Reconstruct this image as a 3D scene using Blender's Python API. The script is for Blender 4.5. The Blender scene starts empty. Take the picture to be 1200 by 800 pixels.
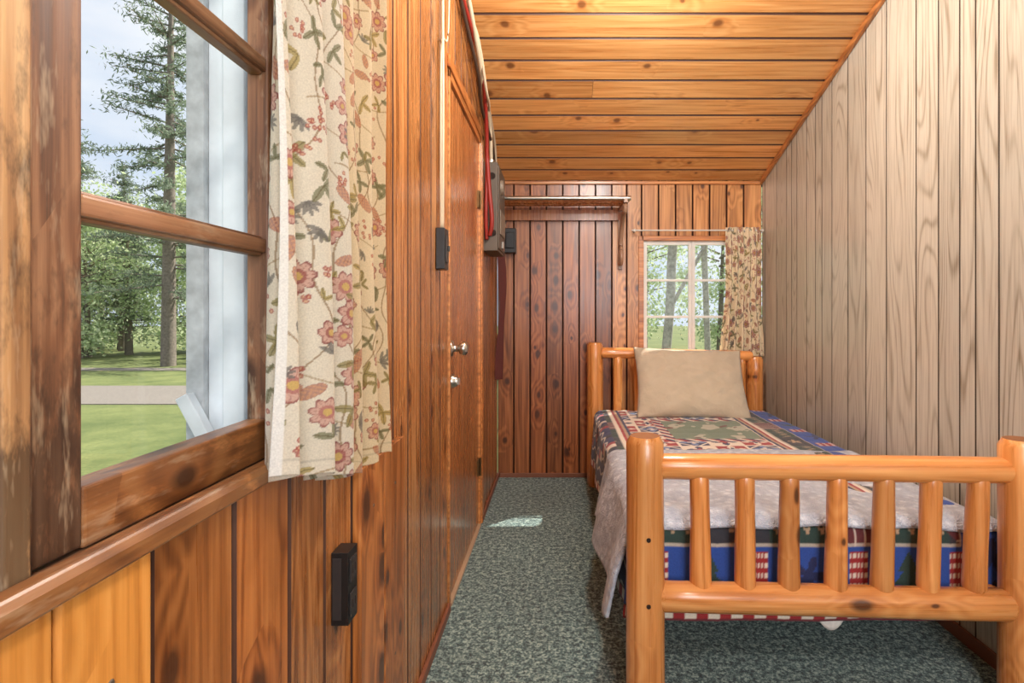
import bpy, bmesh, math, random
import numpy as np
from mathutils import Vector, Matrix
random.seed(4); np.random.seed(4)
scene=bpy.context.scene
try:
    scene.view_settings.view_transform='Standard'
    scene.view_settings.look='None'
except Exception: pass

# ------------------------------------------------------------ helpers
def lin(c):
    return tuple(((x/255)/12.92 if x/255<=0.04045 else ((x/255+0.055)/1.055)**2.4) for x in c)
def lin4(c): return lin(c)+(1,)
V=Vector
class NB:
    def __init__(s,name):
        s.m=bpy.data.materials.new(name); s.m.use_nodes=True
        s.nt=s.m.node_tree; s.b=s.nt.nodes['Principled BSDF']; s.out=s.nt.nodes['Material Output']
    def n(s,t,ins=None,**p):
        nd=s.nt.nodes.new(t)
        for k,v in p.items(): setattr(nd,k,v)
        if ins:
            for k,v in ins.items():
                sock=nd.inputs[k]
                if isinstance(v,bpy.types.NodeSocket): s.nt.links.new(v,sock)
                else: sock.default_value=v
        return nd
    def math(s,op,a,b=None,clamp=False):
        ins={0:a}
        if b is not None: ins[1]=b
        return s.n('ShaderNodeMath',ins,operation=op,use_clamp=clamp).outputs[0]
    def mix(s,f,a,b,blend='MIX'):
        nd=s.nt.nodes.new('ShaderNodeMix'); nd.data_type='RGBA'; nd.blend_type=blend
        for i,v in ((0,f),(6,a),(7,b)):
            if isinstance(v,bpy.types.NodeSocket): s.nt.links.new(v,nd.inputs[i])
            else: nd.inputs[i].default_value=v
        return nd.outputs[2]
    def rng(s,v,a,b,c,d):
        return s.n('ShaderNodeMapRange',{0:v,1:a,2:b,3:c,4:d}).outputs[0]
    def noise(s,vec,scale,detail=3,rough=.5,dist=0):
        return s.n('ShaderNodeTexNoise',{'Vector':vec,'Scale':scale,'Detail':detail,'Roughness':rough,'Distortion':dist}).outputs[0]
    def scl(s,vec,sc):
        return s.n('ShaderNodeMapping',{'Vector':vec,'Scale':sc}).outputs[0]
    def set(s,**k):
        for a,v in k.items():
            sock=s.b.inputs[a.replace('_',' ')]
            if isinstance(v,bpy.types.NodeSocket): s.nt.links.new(v,sock)
            else: sock.default_value=v
        return s
    def bump(s,h,strength=.3,dist=.002):
        nd=s.n('ShaderNodeBump',{'Height':h,'Strength':strength,'Distance':dist})
        s.nt.links.new(nd.outputs[0],s.b.inputs['Normal'])

def wood(name,axis,dark,mid,light,knot=(58,28,13),rough=.35,coat=.3,var=.25,red=0.25,knots=.78,ringw=.2,grainscale=70,ksize=1.0,stain=0,blotch=.14):
    w=NB(name)
    co=w.n('ShaderNodeTexCoord').outputs['Object']
    isl=w.n('ShaderNodeNewGeometry').outputs['Random Per Island']
    off=w.n('ShaderNodeCombineXYZ',{0:w.math('MULTIPLY',isl,7.3),1:w.math('MULTIPLY',isl,13.7),2:w.math('MULTIPLY',isl,29.1)}).outputs[0]
    p=w.n('ShaderNodeVectorMath',{0:co,1:off},operation='ADD').outputs[0]
    def ax(a,b): return tuple(b if 'XYZ'[i]==axis else a for i in range(3))
    sp=w.n('ShaderNodeSeparateXYZ',{0:p}).outputs
    ai='XYZ'.index(axis); o1,o2=[i for i in range(3) if i!=ai]
    across=w.math('ADD',sp[o1],sp[o2])
    wob=w.noise(p,6,2)
    uv=w.n('ShaderNodeCombineXYZ',{0:w.math('MULTIPLY',across,8.5),1:w.math('MULTIPLY',w.math('ADD',sp[ai],w.math('MULTIPLY',wob,.05)),5.2),2:0.0}).outputs[0]
    kv=w.n('ShaderNodeTexVoronoi',{'Vector':uv,'Scale':1.0},feature='F1',voronoi_dimensions='2D')
    kd=kv.outputs['Distance']; ks=w.n('ShaderNodeSeparateColor',{0:kv.outputs['Color']}).outputs; kc=ks[0]
    sel=w.math('GREATER_THAN',kc,knots)
    kd2=w.math('DIVIDE',kd,w.math('MULTIPLY',w.rng(ks[1],0,1,.45,1.25),ksize))
    kn=w.math('MULTIPLY',w.rng(kd2,.08,.17,1,0),sel)
    halo=w.math('MULTIPLY',w.rng(kd2,.12,.38,1,0),sel)
    fall=w.math('MULTIPLY',w.rng(kd,0,.6,1,0),sel)
    low=w.noise(w.scl(p,ax(1,.055)),9,2,.5,.2)
    ring=w.math('SINE',w.math('MULTIPLY',w.math('ADD',low,w.math('MULTIPLY',fall,.22)),60))
    ring=w.rng(ring,-1,1,0,1)
    fine=w.noise(w.scl(p,ax(1,.03)),grainscale,5,.65)
    big=w.noise(w.scl(p,ax(1,.3)),3.5,3)
    g=w.math('ADD',w.math('MULTIPLY',ring,ringw),w.math('MULTIPLY',fine,1-ringw))
    r=w.n('ShaderNodeValToRGB',{0:g})
    cr=r.color_ramp; cr.elements[0].position=.27; cr.elements[0].color=lin4(dark); cr.elements[1].position=.73; cr.elements[1].color=lin4(light)
    e=cr.elements.new(.5); e.color=lin4(mid)
    c=r.outputs[0]
    bright=w.math('ADD',w.rng(isl,0,1,1-var,1+var),w.rng(big,.3,.7,-blotch,blotch))
    c=w.n('ShaderNodeVectorMath',{0:c,3:bright},operation='SCALE').outputs[0]
    isl2=w.math('FRACT',w.math('MULTIPLY',isl,17.31))
    redc=w.n('ShaderNodeVectorMath',{0:c,1:(.98,.76,.6)},operation='MULTIPLY').outputs[0]
    c=w.mix(w.math('MULTIPLY',isl2,red*2),c,redc)
    hc=w.n('ShaderNodeVectorMath',{0:c,1:(.74,.58,.45)},operation='MULTIPLY').outputs[0]
    c=w.mix(w.math('MULTIPLY',halo,.6),c,hc)
    c=w.mix(w.math('MULTIPLY',kn,.85),c,lin4(knot))
    if stain:
        z=w.n('ShaderNodeSeparateXYZ',{0:co}).outputs[2]
        s1=w.noise(w.scl(co,ax(1,.35)),26,5,.7); s2=w.math('ADD',s1,w.rng(z,.93,1.12,.26,0))
        c=w.mix(w.math('MULTIPLY',w.rng(s2,.52,.68,0,1),stain),c,lin4((44,28,18)))
        s3=w.noise(w.scl(co,ax(1,.2)),40,4,.7); c=w.mix(w.math('MULTIPLY',w.rng(s3,.55,.68,0,1),stain*.6),c,lin4((206,182,150)))
    w.set(Base_Color=c,Roughness=w.rng(fine,.3,.7,rough-.07,rough+.1),Coat_Weight=coat,Coat_Roughness=.22)
    w.bump(w.math('ADD',fine,w.math('MULTIPLY',low,.5)),.22,.002)
    return w.m

def flat(name,col,rough=.5,metal=0,bumpsc=0,bs=.2,var=0,**k):
    w=NB(name)
    co=w.n('ShaderNodeTexCoord').outputs['Object']
    nz=w.noise(co,bumpsc or 8,4)
    v=var or .08
    c=w.n('ShaderNodeVectorMath',{0:lin(col),3:w.rng(nz,.3,.7,1-v,1+v)},operation='SCALE').outputs[0]
    w.set(Base_Color=c,Roughness=rough,Metallic=metal,**k)
    if bumpsc: w.bump(nz,bs,.002)
    return w.m

class B:
    def __init__(s): s.v=[];s.f=[];s.m=[];s.sm=[]
    def add(s,vs,fs,m=0,sm=False):
        o=len(s.v); s.v+= [tuple(x) for x in vs]
        for k,f in enumerate(fs): s.f.append([i+o for i in f]); s.m.append(m[k] if isinstance(m,list) else m); s.sm.append(sm)
    def box(s,x0,x1,y0,y1,z0,z1,m=0,R=None):
        vs=[(x,y,z) for x in (x0,x1) for y in (y0,y1) for z in (z0,z1)]
        if R is not None: vs=[tuple(R@V(q)) for q in vs]
        s.add(vs,[(0,1,3,2),(4,6,7,5),(0,4,5,1),(2,3,7,6),(0,2,6,4),(1,5,7,3)],m)
    def plank(s,O,U,Vv,N,u0,u1,v0,v1a,v1b,t=.02,c=.004,g=.0012,m=0,n0=0,gm=None):
        O,U,Vv,N=V(O),V(U),V(Vv),V(N); w=u1-u0
        if c>0: cs=[(g,-t),(w-g,-t),(w-g,-c*1.4),(w-g-c,0),(g+c,0),(g,-c*1.4)]
        else: cs=[(0,-t),(w,-t),(w,0),(0,0)]
        k=len(cs); vs=[]
        for e in (0,1):
            for (u,n) in cs:
                vv=v0 if e==0 else v1a+(v1b-v1a)*(u/w)
                vs.append(O+U*(u0+u)+Vv*vv+N*(n+n0))
        fs=[tuple(range(k)),tuple(range(k,2*k))]+[(i,(i+1)%k,k+(i+1)%k,k+i) for i in range(k)]
        if gm is not None and c>0: m=[m,m,gm,gm,gm,m,gm,gm]
        s.add(vs,fs,m)
    def tube(s,p0,p1,prof,seg=16,m=0,wob=0,seed=0,endm=None):
        p0,p1=V(p0),V(p1); d=(p1-p0); L=d.length; d.normalize()
        a=V((0,0,1)) if abs(d.z)<.9 else V((1,0,0))
        e1=d.cross(a).normalized(); e2=d.cross(e1)
        rs=random.Random(seed); ph=[rs.uniform(0,6.28) for _ in range(4)]
        vs=[]
        for t,r in prof:
            for i in range(seg):
                an=2*math.pi*i/seg
                rr=r*(1+wob*(math.sin(2*an+ph[0]+t*3)+.6*math.sin(3*an+ph[1]-t*7)+.5*math.sin(t*11+ph[2])))
                vs.append(p0+d*(L*t)+(e1*math.cos(an)+e2*math.sin(an))*rr)
        k=len(prof)
        fs=[(j*seg+i,j*seg+(i+1)%seg,(j+1)*seg+(i+1)%seg,(j+1)*seg+i) for j in range(k-1) for i in range(seg)]
        s.add(vs,fs,m,True)
        s.add(vs[:seg],[tuple(range(seg))],m if endm is None else endm); s.add(vs[-seg:],[tuple(range(seg))],m if endm is None else endm)
    def log(s,p0,p1,r,m=0,seed=0,rend=None,wob=.012,n=10,endm=None,r1=None):
        L=(V(p1)-V(p0)).length; re=rend if rend else r*.8; c=min(.02,L*.1)/L
        r1=r if r1 is None else r1
        prof=[(0,re),(c,r)]+[(c+(1-2*c)*i/n,r+(r1-r)*i/n) for i in range(1,n)]+[(1-c,r1),(1,re*(r1/r))]
        s.tube(p0,p1,prof,18,m,wob,seed,endm)
    def path(s,pts,r,seg=8,m=0):
        pts=[V(p) for p in pts]; vs=[]; k=len(pts)
        for j,p in enumerate(pts):
            d=(pts[min(j+1,k-1)]-pts[max(j-1,0)]).normalized()
            a=V((0,0,1)) if abs(d.z)<.9 else V((0,1,0))
            e1=d.cross(a).normalized(); e2=d.cross(e1)
            for i in range(seg):
                an=2*math.pi*i/seg; vs.append(p+(e1*math.cos(an)+e2*math.sin(an))*r)
        fs=[(j*seg+i,j*seg+(i+1)%seg,(j+1)*seg+(i+1)%seg,(j+1)*seg+i) for j in range(k-1) for i in range(seg)]
        fs+=[tuple(range(seg)),tuple(range((k-1)*seg,k*seg))]
        s.add(vs,fs,m,True)
    def build(s,name,mats,bevel=0,parent=None,recalc=True):
        me=bpy.data.meshes.new(name); me.from_pydata(s.v,[],s.f)
        for mm in mats: me.materials.append(mm)
        me.polygons.foreach_set('material_index',s.m); me.polygons.foreach_set('use_smooth',s.sm)
        if recalc:
            bm=bmesh.new(); bm.from_mesh(me); bmesh.ops.recalc_face_normals(bm,faces=bm.faces); bm.to_mesh(me); bm.free()
        o=bpy.data.objects.new(name,me); scene.collection.objects.link(o)
        if bevel:
            md=o.modifiers.new('bevel','BEVEL'); md.width=bevel; md.segments=2; md.limit_method='ANGLE'; md.angle_limit=math.radians(50)
        if parent: o.parent=parent
        return o
def spline(pts,n=12):
    P=[V(p) for p in pts]; out=[]
    for i in range(len(P)-1):
        p0=P[max(i-1,0)];p1=P[i];p2=P[i+1];p3=P[min(i+2,len(P)-1)]
        for j in range(n):
            t=j/n; out.append(.5*((2*p1)+(p2-p0)*t+(2*p0-5*p1+4*p2-p3)*t*t+(-p0+3*p1-3*p2+p3)*t**3))
    out.append(P[-1]); return out
def empty(name):
    o=bpy.data.objects.new(name,None); scene.collection.objects.link(o); return o

# ------------------------------------------------------------ dims
XL,XR,YB,YN,CH=-.43,1.42,3.88,-1.4,1.157
SL=.317; ZB=2.07
def ceil(y): return ZB+SL*(YB-y)

# ------------------------------------------------------------ materials
M_left=wood('pine_boards_left','Z',(116,68,34),(170,110,60),(200,142,88),var=.26,rough=.26,red=.22,knots=.72)
M_leftlow=wood('pine_boards_wainscot','Z',(112,62,28),(172,106,52),(202,136,76),var=.24,rough=.32,knots=.62,red=.2,ksize=1.5,blotch=.24)
M_over=wood('pine_boards_yellow','Z',(168,104,40),(200,134,60),(216,154,80),var=.10,red=.08,knots=.8,blotch=.18)
M_backD=wood('pine_boards_dark','Z',(94,50,25),(138,82,44),(168,106,62),var=.30,knots=.68,red=.2,ksize=1.2)  # darker, redder tone for the left part of the back wall
M_backL=wood('pine_boards_back','Z',(138,86,42),(190,130,72),(214,158,98),var=.22,knots=.70,red=.12)
M_ceil=wood('pine_boards_ceiling','X',(184,122,66),(216,156,92),(232,180,118),knot=(108,64,36),var=.18,red=.16,knots=.79,rough=.30,ringw=.15,ksize=.8,blotch=.14)
M_trimY=wood('pine_trim_y','Y',(118,68,32),(174,108,56),(202,136,76),var=.1,knots=.95)
M_sill=wood('pine_sill_y','Y',(124,74,38),(182,118,64),(208,146,88),var=.1,knots=.9,stain=.55,rough=.42,red=.1)
M_trimX=wood('pine_trim_x','X',(140,84,40),(190,122,66),(214,150,88),var=.1,knots=.95)
M_sashZ=wood('weathered_sash_z','Z',(76,48,32),(128,86,58),(168,124,90),var=.10,knots=.9,coat=.05,rough=.55,red=.05,stain=.75,grainscale=110)
M_sashY=wood('weathered_sash_y','Y',(94,62,42),(144,100,70),(178,134,98),var=.12,knots=.95,coat=.1,rough=.5,red=.05,stain=.45)
M_tan=wood('worn_wood','Z',(136,94,58),(188,142,94),(214,178,130),var=.1,knots=.9,coat=0,rough=.6,red=.05,stain=.8)
M_door=wood('door_wood','Z',(124,72,38),(168,104,58),(192,128,76),var=.05,knots=.97,rough=.24,red=.1)
M_logZ=wood('log_pine_z','Z',(168,98,44),(208,138,74),(228,168,104),var=.10,red=.12,knots=.80,grainscale=40,coat=.4,rough=.28,ringw=.12,blotch=.2)
M_logX=wood('log_pine_x','X',(168,98,44),(210,140,76),(230,170,106),var=.10,red=.12,knots=.80,grainscale=40,coat=.4,rough=.28,ringw=.12,blotch=.2)
M_logend=flat('log_end_grain',(140,92,56),.6,bumpsc=30)
M_dark=flat('dark_backing',(34,20,12),.9)
M_v=flat('board_groove',(72,38,18),.6)
M_white=flat('white_paint',(228,228,222),.5)
M_extwhite=flat('weathered_white_paint',(232,238,242),.7,bumpsc=14,var=.10)
M_extgrey=flat('shadowed_mesh_grey',(196,200,202),.8,bumpsc=40,var=.2)  # grey of a shadowed mesh strip, its shade put into the colour
M_black=flat('black_plastic',(24,23,24),.35)
M_grey=flat('grey_metal',(92,80,68),.5,.1)
M_steel=flat('brushed_steel',(190,185,175),.28,1)
M_cablew=flat('cable_white',(198,180,152),.5)
M_cabled=flat('cable_dark',(60,42,32),.5)
M_cabler=flat('cable_red',(140,36,26),.5)
M_plaster=flat('cream_rod',(210,205,195),.4)

def panelling():
    w=NB('wood_print_panelling')
    co=w.n('ShaderNodeTexCoord').outputs['Object']
    isl=w.n('ShaderNodeNewGeometry').outputs['Random Per Island']
    off=w.n('ShaderNodeCombineXYZ',{0:w.math('MULTIPLY',isl,5.3),1:w.math('MULTIPLY',isl,13.7),2:w.math('MULTIPLY',isl,29.1)}).outputs[0]
    p=w.n('ShaderNodeVectorMath',{0:co,1:off},operation='ADD').outputs[0]
    low=w.noise(w.scl(p,(1,1,.12)),5.0,1.2,.5,.1)
    ring=w.rng(w.math('SINE',w.math('MULTIPLY',low,135)),-1,1,0,1)
    ring=w.math('POWER',ring,5.0)
    fine=w.noise(w.scl(p,(1,1,.03)),150,4,.6)
    patch=w.rng(w.noise(w.scl(p,(1,1,.4)),4,2),.4,.6,.35,1)
    f=w.math('ADD',w.math('MULTIPLY',w.math('MULTIPLY',ring,.6),patch),w.math('MULTIPLY',w.rng(fine,.45,.7,0,1),.45),clamp=True)
    c=w.mix(f,lin4((198,192,176)),lin4((128,115,94)))
    c=w.n('ShaderNodeVectorMath',{0:c,3:w.rng(isl,0,1,.87,1.07)},operation='SCALE').outputs[0]
    w.set(Base_Color=c,Roughness=.30,Coat_Weight=.35,Coat_Roughness=.28)
    w.bump(f,.12,.001)
    return w.m
M_panel=panelling()
M_groove=flat('panel_groove',(62,48,34),.7)

def carpet():
    w=NB('green_carpet'); co=w.n('ShaderNodeTexCoord').outputs['Object']
    a=w.noise(co,110,3,.7); b=w.noise(co,48,3,.7); d=w.noise(co,2.5,2); e=w.noise(co,260,2,.6)
    t=w.math('ADD',w.math('MULTIPLY',a,.5),w.math('MULTIPLY',b,.5))
    r=w.n('ShaderNodeValToRGB',{0:t}); cr=r.color_ramp
    cr.elements[0].position=.43; cr.elements[0].color=lin4((30,54,58)); cr.elements[1].position=.59; cr.elements[1].color=lin4((176,194,184))
    x=cr.elements.new(.50); x.color=lin4((88,118,116))
    c=w.n('ShaderNodeVectorMath',{0:r.outputs[0],3:w.math('ADD',w.rng(d,.3,.7,.88,1.1),w.rng(e,.3,.7,-.35,.35))},operation='SCALE').outputs[0]
    w.set(Base_Color=c,Roughness=.95); w.b.inputs['Sheen Weight'].default_value=.2
    w.bump(w.math('ADD',e,a),.9,.006)
    return w.m
M_carpet=carpet()

def glass():
    w=NB('window_glass')
    tr=w.n('ShaderNodeBsdfTransparent',{0:(.98,.985,.985,1)}); gl=w.n('ShaderNodeBsdfGlossy',{'Roughness':.02})
    mx=w.n('ShaderNodeMixShader',{0:.03,1:tr.outputs[0],2:gl.outputs[0]})
    w.nt.links.new(mx.outputs[0],w.out.inputs[0]); return w.m
M_glass=glass()

def vcol(name,rough=.85,bumpsc=350,bs=.3,trans=0,sheen=.2):
    w=NB(name); a=w.n('ShaderNodeVertexColor',layer_name='Col').outputs[0]
    co=w.n('ShaderNodeTexCoord').outputs['Object']; nz=w.noise(co,bumpsc,3)
    lo=w.noise(co,6,3)
    c=w.n('ShaderNodeVectorMath',{0:a,3:w.rng(nz,.3,.7,.9,1.1)},operation='SCALE').outputs[0]
    w.set(Base_Color=c,Roughness=rough,Sheen_Weight=sheen); w.bump(w.math('ADD',nz,w.math('MULTIPLY',lo,2)),bs,.003)
    if trans:
        t=w.n('ShaderNodeBsdfTranslucent',{0:c}); mx=w.n('ShaderNodeMixShader',{0:trans,1:w.b.outputs[0],2:t.outputs[0]})
        w.nt.links.new(mx.outputs[0],w.out.inputs[0])
    return w.m
M_curtain=vcol('floral_cotton',.9,400,.15,.35)
M_quilt=vcol('patchwork_cotton',.9,260,.4)

# ------------------------------------------------------------ room shell
def seg(a,b,w=.145):
    n=max(1,round((b-a)/w)); return [(a+(b-a)*i/n,a+(b-a)*(i+1)/n) for i in range(n)]
def wall(name,O,U,N,segs,mats,topf,c=.005,widthf=None,t=.02,bt=.05,g=.0012):
    b=B(); gm=len(mats)-2
    for (a,e,pieces,m,wd) in segs:
        for (z0,z1,mm) in pieces:
            bs=seg(a,e,wd) if wd else widthf(a,e)
            for (p,q) in bs:
                za=topf(p)+.01 if z1 is None else z1; zb=topf(q)+.01 if z1 is None else z1
                b.plank(O,U,(0,0,1),N,p,q,z0,za,zb,m=mm if mm is not None else m,c=c,t=t,gm=gm,g=g)
            za=topf(a)+.02 if z1 is None else z1; zb=topf(e)+.02 if z1 is None else z1
            b.plank(O,U,(0,0,1),N,a,e,z0,za,zb,t=bt,c=0,n0=-t-.0005,m=len(mats)-1)
    return b.build(name,mats)
WY0,WY1,WZ0,WZ1=-.32,.885,.925,1.87
wall('wall_left',(XL,0,0),(0,1,0),(1,0,0),[
  (YN,WY0,[(0,None,0)],0,.145),
  (WY0,WY1,[(0,WZ0,1),(WZ1,None,0)],0,.145),
  (WY1,1.15,[(0,None,0)],0,.13),
  (1.15,2.15,[(0,None,0)],0,.142),
  (2.15,3.03,[(2.10,None,0)],0,.145),
  (3.03,YB,[(0,None,0)],0,.145)],[M_left,M_leftlow,M_v,M_dark],ceil,bt=.033)
BX0,BX1,BZ0,BZ1=.578,1.292,.83,1.665
ct=lambda y:ZB+.02
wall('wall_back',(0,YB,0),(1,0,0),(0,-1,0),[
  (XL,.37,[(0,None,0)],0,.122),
  (.37,BX0,[(0,None,1)],1,.11),
  (BX0,BX1,[(0,BZ0,1),(BZ1,None,1)],1,.12),
  (BX1,XR,[(0,None,1)],1,.13)],[M_backD,M_backL,M_v,M_dark],ct,bt=.03)
rr=random.Random(8)
def wf(a,e):
    out=[];p=a
    while p<e-.05:
        q=min(e,p+rr.choice([.075,.1,.13,.16,.2,.11])); 
        if e-q<.05:q=e
        out.append((p,q));p=q
    return out
wall('wall_right',(XR,0,0),(0,1,0),(-1,0,0),[(YN,YB,[(0,None,0)],0,None)],[M_panel,M_groove,M_dark],ceil,c=.0028,widthf=wf,t=.006,g=.0008)
NX0,NX1,NZ0,NZ1=0.0,1.2,.95,2.1
wall('wall_near',(0,YN,0),(1,0,0),(0,1,0),[
  (XL,NX0,[(0,None,0)],0,.14),(NX0,NX1,[(0,NZ0,0),(NZ1,None,0)],0,.14),(NX1,XR,[(0,None,0)],0,.14)],[M_left,M_v,M_dark],lambda x:ceil(YN))
b=B(); th=math.atan(SL); cs,sn=math.cos(th),math.sin(th)
U=(0,-cs,sn); N=(0,-sn,-cs); Lc=(YB-YN)/cs
w0=.1437; k=0; p=0
while p<Lc:
    q=min(p+w0,Lc); kw=dict(c=.006,g=.0018,gm=2)
    if k in(6,):
        b.plank((0,YB,ZB),U,(1,0,0),N,p,q,XL,.18,.18,**kw); b.plank((0,YB,ZB),U,(1,0,0),N,p,q,.182,XR,XR,**kw)
    else: b.plank((0,YB,ZB),U,(1,0,0),N,p,q,XL,XR,XR,**kw)
    p=q;k+=1
b.plank((0,YB,ZB),U,(1,0,0),N,-.12,Lc+.1,XL-.1,XR+.1,XR+.1,t=.08,c=0,n0=-.0205,m=1)
b.build('ceiling',[M_ceil,M_dark,M_v])
b=B(); b.box(XL-.1,XR+.1,YN-.1,YB+.1,-.1,0); b.build('floor',[M_carpet])
def slopebox(name,x0,x1,mat,hh=.03):
    b=B(); b.plank((0,YB,ZB),(1,0,0),U,N,x0,x1,0,Lc,Lc,t=hh,c=0,n0=hh); return b.build(name,[mat],bevel=.004)
slopebox('trim_1',XR-.022,XR-.001,M_trimY); slopebox('trim_2',XL+.001,XL+.02,M_trimY)
b=B(); b.box(XL,XR,YB-.018,YB-.001,ZB-.026,ZB-.004); b.build('trim_3',[M_trimX],bevel=.004)
M_base=flat('red_brown_baseboard',(126,78,56),.5)
b=B(); b.box(XL+.0005,XL+.014,YN,2.14,0,.035); b.box(XL+.0005,XL+.014,3.04,YB,0,.035); b.build('baseboard_left',[M_base],bevel=.003)
b=B(); b.box(XR-.012,XR-.0005,YN,YB,0,.05); b.build('baseboard_right',[M_base],bevel=.003)
b=B(); b.box(XL+.015,XR-.013,YB-.012,YB-.0005,0,.03); b.build('baseboard_back',[M_base],bevel=.003)
b=B()
for x in (NX0,NX0+.57,NX1-.05): b.box(x,x+.05,YN-.06,YN+.01,NZ0,NZ1)
for z in (NZ0,NZ0+.53,NZ1-.05): b.box(NX0,NX1,YN-.055,YN+.005,z,z+.05)
b.build('window_3',[M_white],bevel=.003)

# ------------------------------------------------------------ left window
w1=empty('window_1')
b=B()
xs0,xs1=-.482,-.449
def sash(y0,y1,ls,rs,mz,my):
    b.box(xs0,xs1,y0,y0+ls,WZ0+.01,WZ1-.01,mz); b.box(xs0,xs1,y1-rs,y1,WZ0+.01,WZ1-.01,mz)
    b.box(xs0,xs1+.001,y0+ls,y1-rs,WZ0+.008,.992,2); b.box(xs0,xs1,y0+ls,y1-rs,1.815,WZ1-.01,my)
    for z in (1.258,1.537):
        b.box(xs0+.004,xs1-.002,y0+ls,y1-rs,z-.0105,z+.0105,my); b.box(xs0+.004,xs1-.0085,y0+ls,y1-rs,z-.015,z+.015,my)
sash(.468,.880,.055,.024,0,1)
sash(-.28,.03,.04,.03,0,1)
sash(.035,.425,.04,.03,0,1)
b.build('sash',[M_sashZ,M_sashY,M_sill],bevel=.003,parent=w1)
b=B()
b.box(-.487,-.429,.428,.4515,WZ0-.002,WZ1,0)
b.box(-.487,-.443,.4515,.4675,WZ0-.002,WZ1,2)
b.box(-.487,-.431,WY1-.006,WY1,WZ0,WZ1,2); b.box(-.487,-.431,WY0,WY0+.03,WZ0,WZ1,2)
b.box(-.487,-.431,WY0,WY1,WZ1-.012,WZ1,3)
b.box(-.487,-.44,WY0,WY1,WZ0-.01,WZ0+.006,3)
b.build('jamb',[M_tan,M_dark,M_sashZ,M_sashY],bevel=.002,parent=w1)
b=B(); 
for (a,c_) in ((.523,.856),(.075,.395),(-.24,0.0)): b.add([(-.466,a,.992),(-.466,c_,.992),(-.466,c_,1.815),(-.466,a,1.815)],[(0,1,2,3)])
b.build('glass',[M_glass],parent=w1)
b=B(); b.plank((-.428,0,.945),(1,0,0),(0,1,0),(0,0,1),-.002,.026,WY0,WY1+.01,WY1+.01,t=.026,c=.006,g=0)
b.build('stool',[M_sill],bevel=.003,parent=w1)
b=B(); b.box(-.429,-.412,WY1,.925,WZ0,WZ1+.03); b.box(-.429,-.412,WY0,.925,WZ1,WZ1+.05); b.build('casing',[M_left],bevel=.003,parent=w1)
def overlay(name,edges,z0,z1,mat,thk):
    b=B()
    for (p,q) in zip(edges[:-1],edges[1:]): b.plank((XL+thk+.001,0,0),(0,1,0),(0,0,1),(1,0,0),p,q,z0,z1,z1,t=thk,c=.0035)
    for (p,q) in zip(edges[:-1],edges[1:]):
        for z in (z1-.10,.30):
            c=(XL+thk+.001,(p+q)/2,z); b.tube(c,(c[0]+.0012,c[1],c[2]),[(0,.004),(1,.003)],8,1)
    return b.build(name,[mat,M_grey],bevel=.002)
overlay('wainscot_panel',[-.02,.13,.28,.352,.4555,.565],.03,.915,M_over,.017)
overlay('wainscot_panel',[1.15,1.31,1.475],.036,.828,M_leftlow,.018)

# ------------------------------------------------------------ back window
w2=empty('window_2')
b=B(); f0,f1=YB-.012,YB+.05
b.box(BX0-.022,BX0+.014,f0,f1,BZ0-.01,BZ1+.02); b.box(BX1-.014,BX1+.022,f0,f1,BZ0-.01,BZ1+.02)
b.box(BX0,BX1,f0,f1,BZ1-.012,BZ1+.02); b.box(BX0-.03,BX1+.03,YB-.04,f1,BZ0-.02,BZ0+.012)
b.build('frame',[M_trimX],bevel=.003,parent=w2)
b=B(); s0,s1=YB+.02,YB+.045
a0,a1,m0,m1=BX0+.014,BX1-.014,.912,.958
b.box(a0,a0+.028,s0,s1,BZ0+.012,BZ1-.012); b.box(a1-.028,a1,s0,s1,BZ0+.012,BZ1-.012); b.box(m0,.9345,s0,s1,BZ0+.012,BZ1-.012); b.box(.9355,m1,s0,s1,BZ0+.012,BZ1-.012)
for (l,r) in ((a0+.028,m0),(m1,a1-.028)):
    b.box(l,r,s0,s1,BZ0+.012,BZ0+.045); b.box(l,r,s0,s1,BZ1-.04,BZ1-.012)
    for z in (1.377,1.12): b.box(l,r,s0+.004,s1-.004,z-.008,z+.008)
b.build('sash',[M_white],bevel=.002,parent=w2)
b=B()
for (l,r) in ((a0+.028,m0),(m1,a1-.028)): b.add([(l,s0+.0125,BZ0+.045),(r,s0+.0125,BZ0+.045),(r,s0+.0125,BZ1-.04),(l,s0+.0125,BZ1-.04)],[(0,1,2,3)])
b.build('glass',[M_glass],parent=w2)

# ------------------------------------------------------------ door
d=empty('door_1')
b=B()
b.box(XL-.05,XL-.006,2.180,3.0,.012,2.065,0)
b.build('slab',[M_door],bevel=.003,parent=d)
b=B()
b.box(XL-.07,XL+.006,2.151,2.178,0,2.098,0); b.box(XL-.07,XL+.006,3.002,3.029,0,2.098,0); b.box(XL-.07,XL+.006,2.151,3.029,2.068,2.099,1)
b.box(XL+.0005,XL+.012,3.03,3.085,0,2.13,0); b.box(XL+.0005,XL+.012,2.13,3.085,2.10,2.15,1)
b.box(XL-.09,XL-.071,2.151,3.029,0,2.09,0)
b.build('frame',[M_trimX,M_trimY],bevel=.003,parent=d)
b=B(); b.box(XL-.07,XL+.01,2.18,3.0,0,.011); b.build('threshold',[flat('worn_threshold',(176,150,122),.5)],parent=d)
b=B(); y=2.245
def lathe_x(x0,y,z,prof,m=0): 
    L=prof[-1][0]; b.tube((x0,y,z),(x0+L,y,z),[(t/L,r) for t,r in prof],20,m)
lathe_x(XL-.006,y,1.008,[(0,.032),(.006,.032),(.009,.014),(.03,.012),(.036,.022),(.048,.029),(.06,.027),(.068,.015)])
lathe_x(XL-.006,y,.875,[(0,.028),(.01,.028),(.016,.022),(.026,.020)])
b.box(XL+.018,XL+.03,y-.004,y+.004,.862,.888)
b.build('knob_and_deadbolt',[M_steel],parent=d)
b=B()
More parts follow.
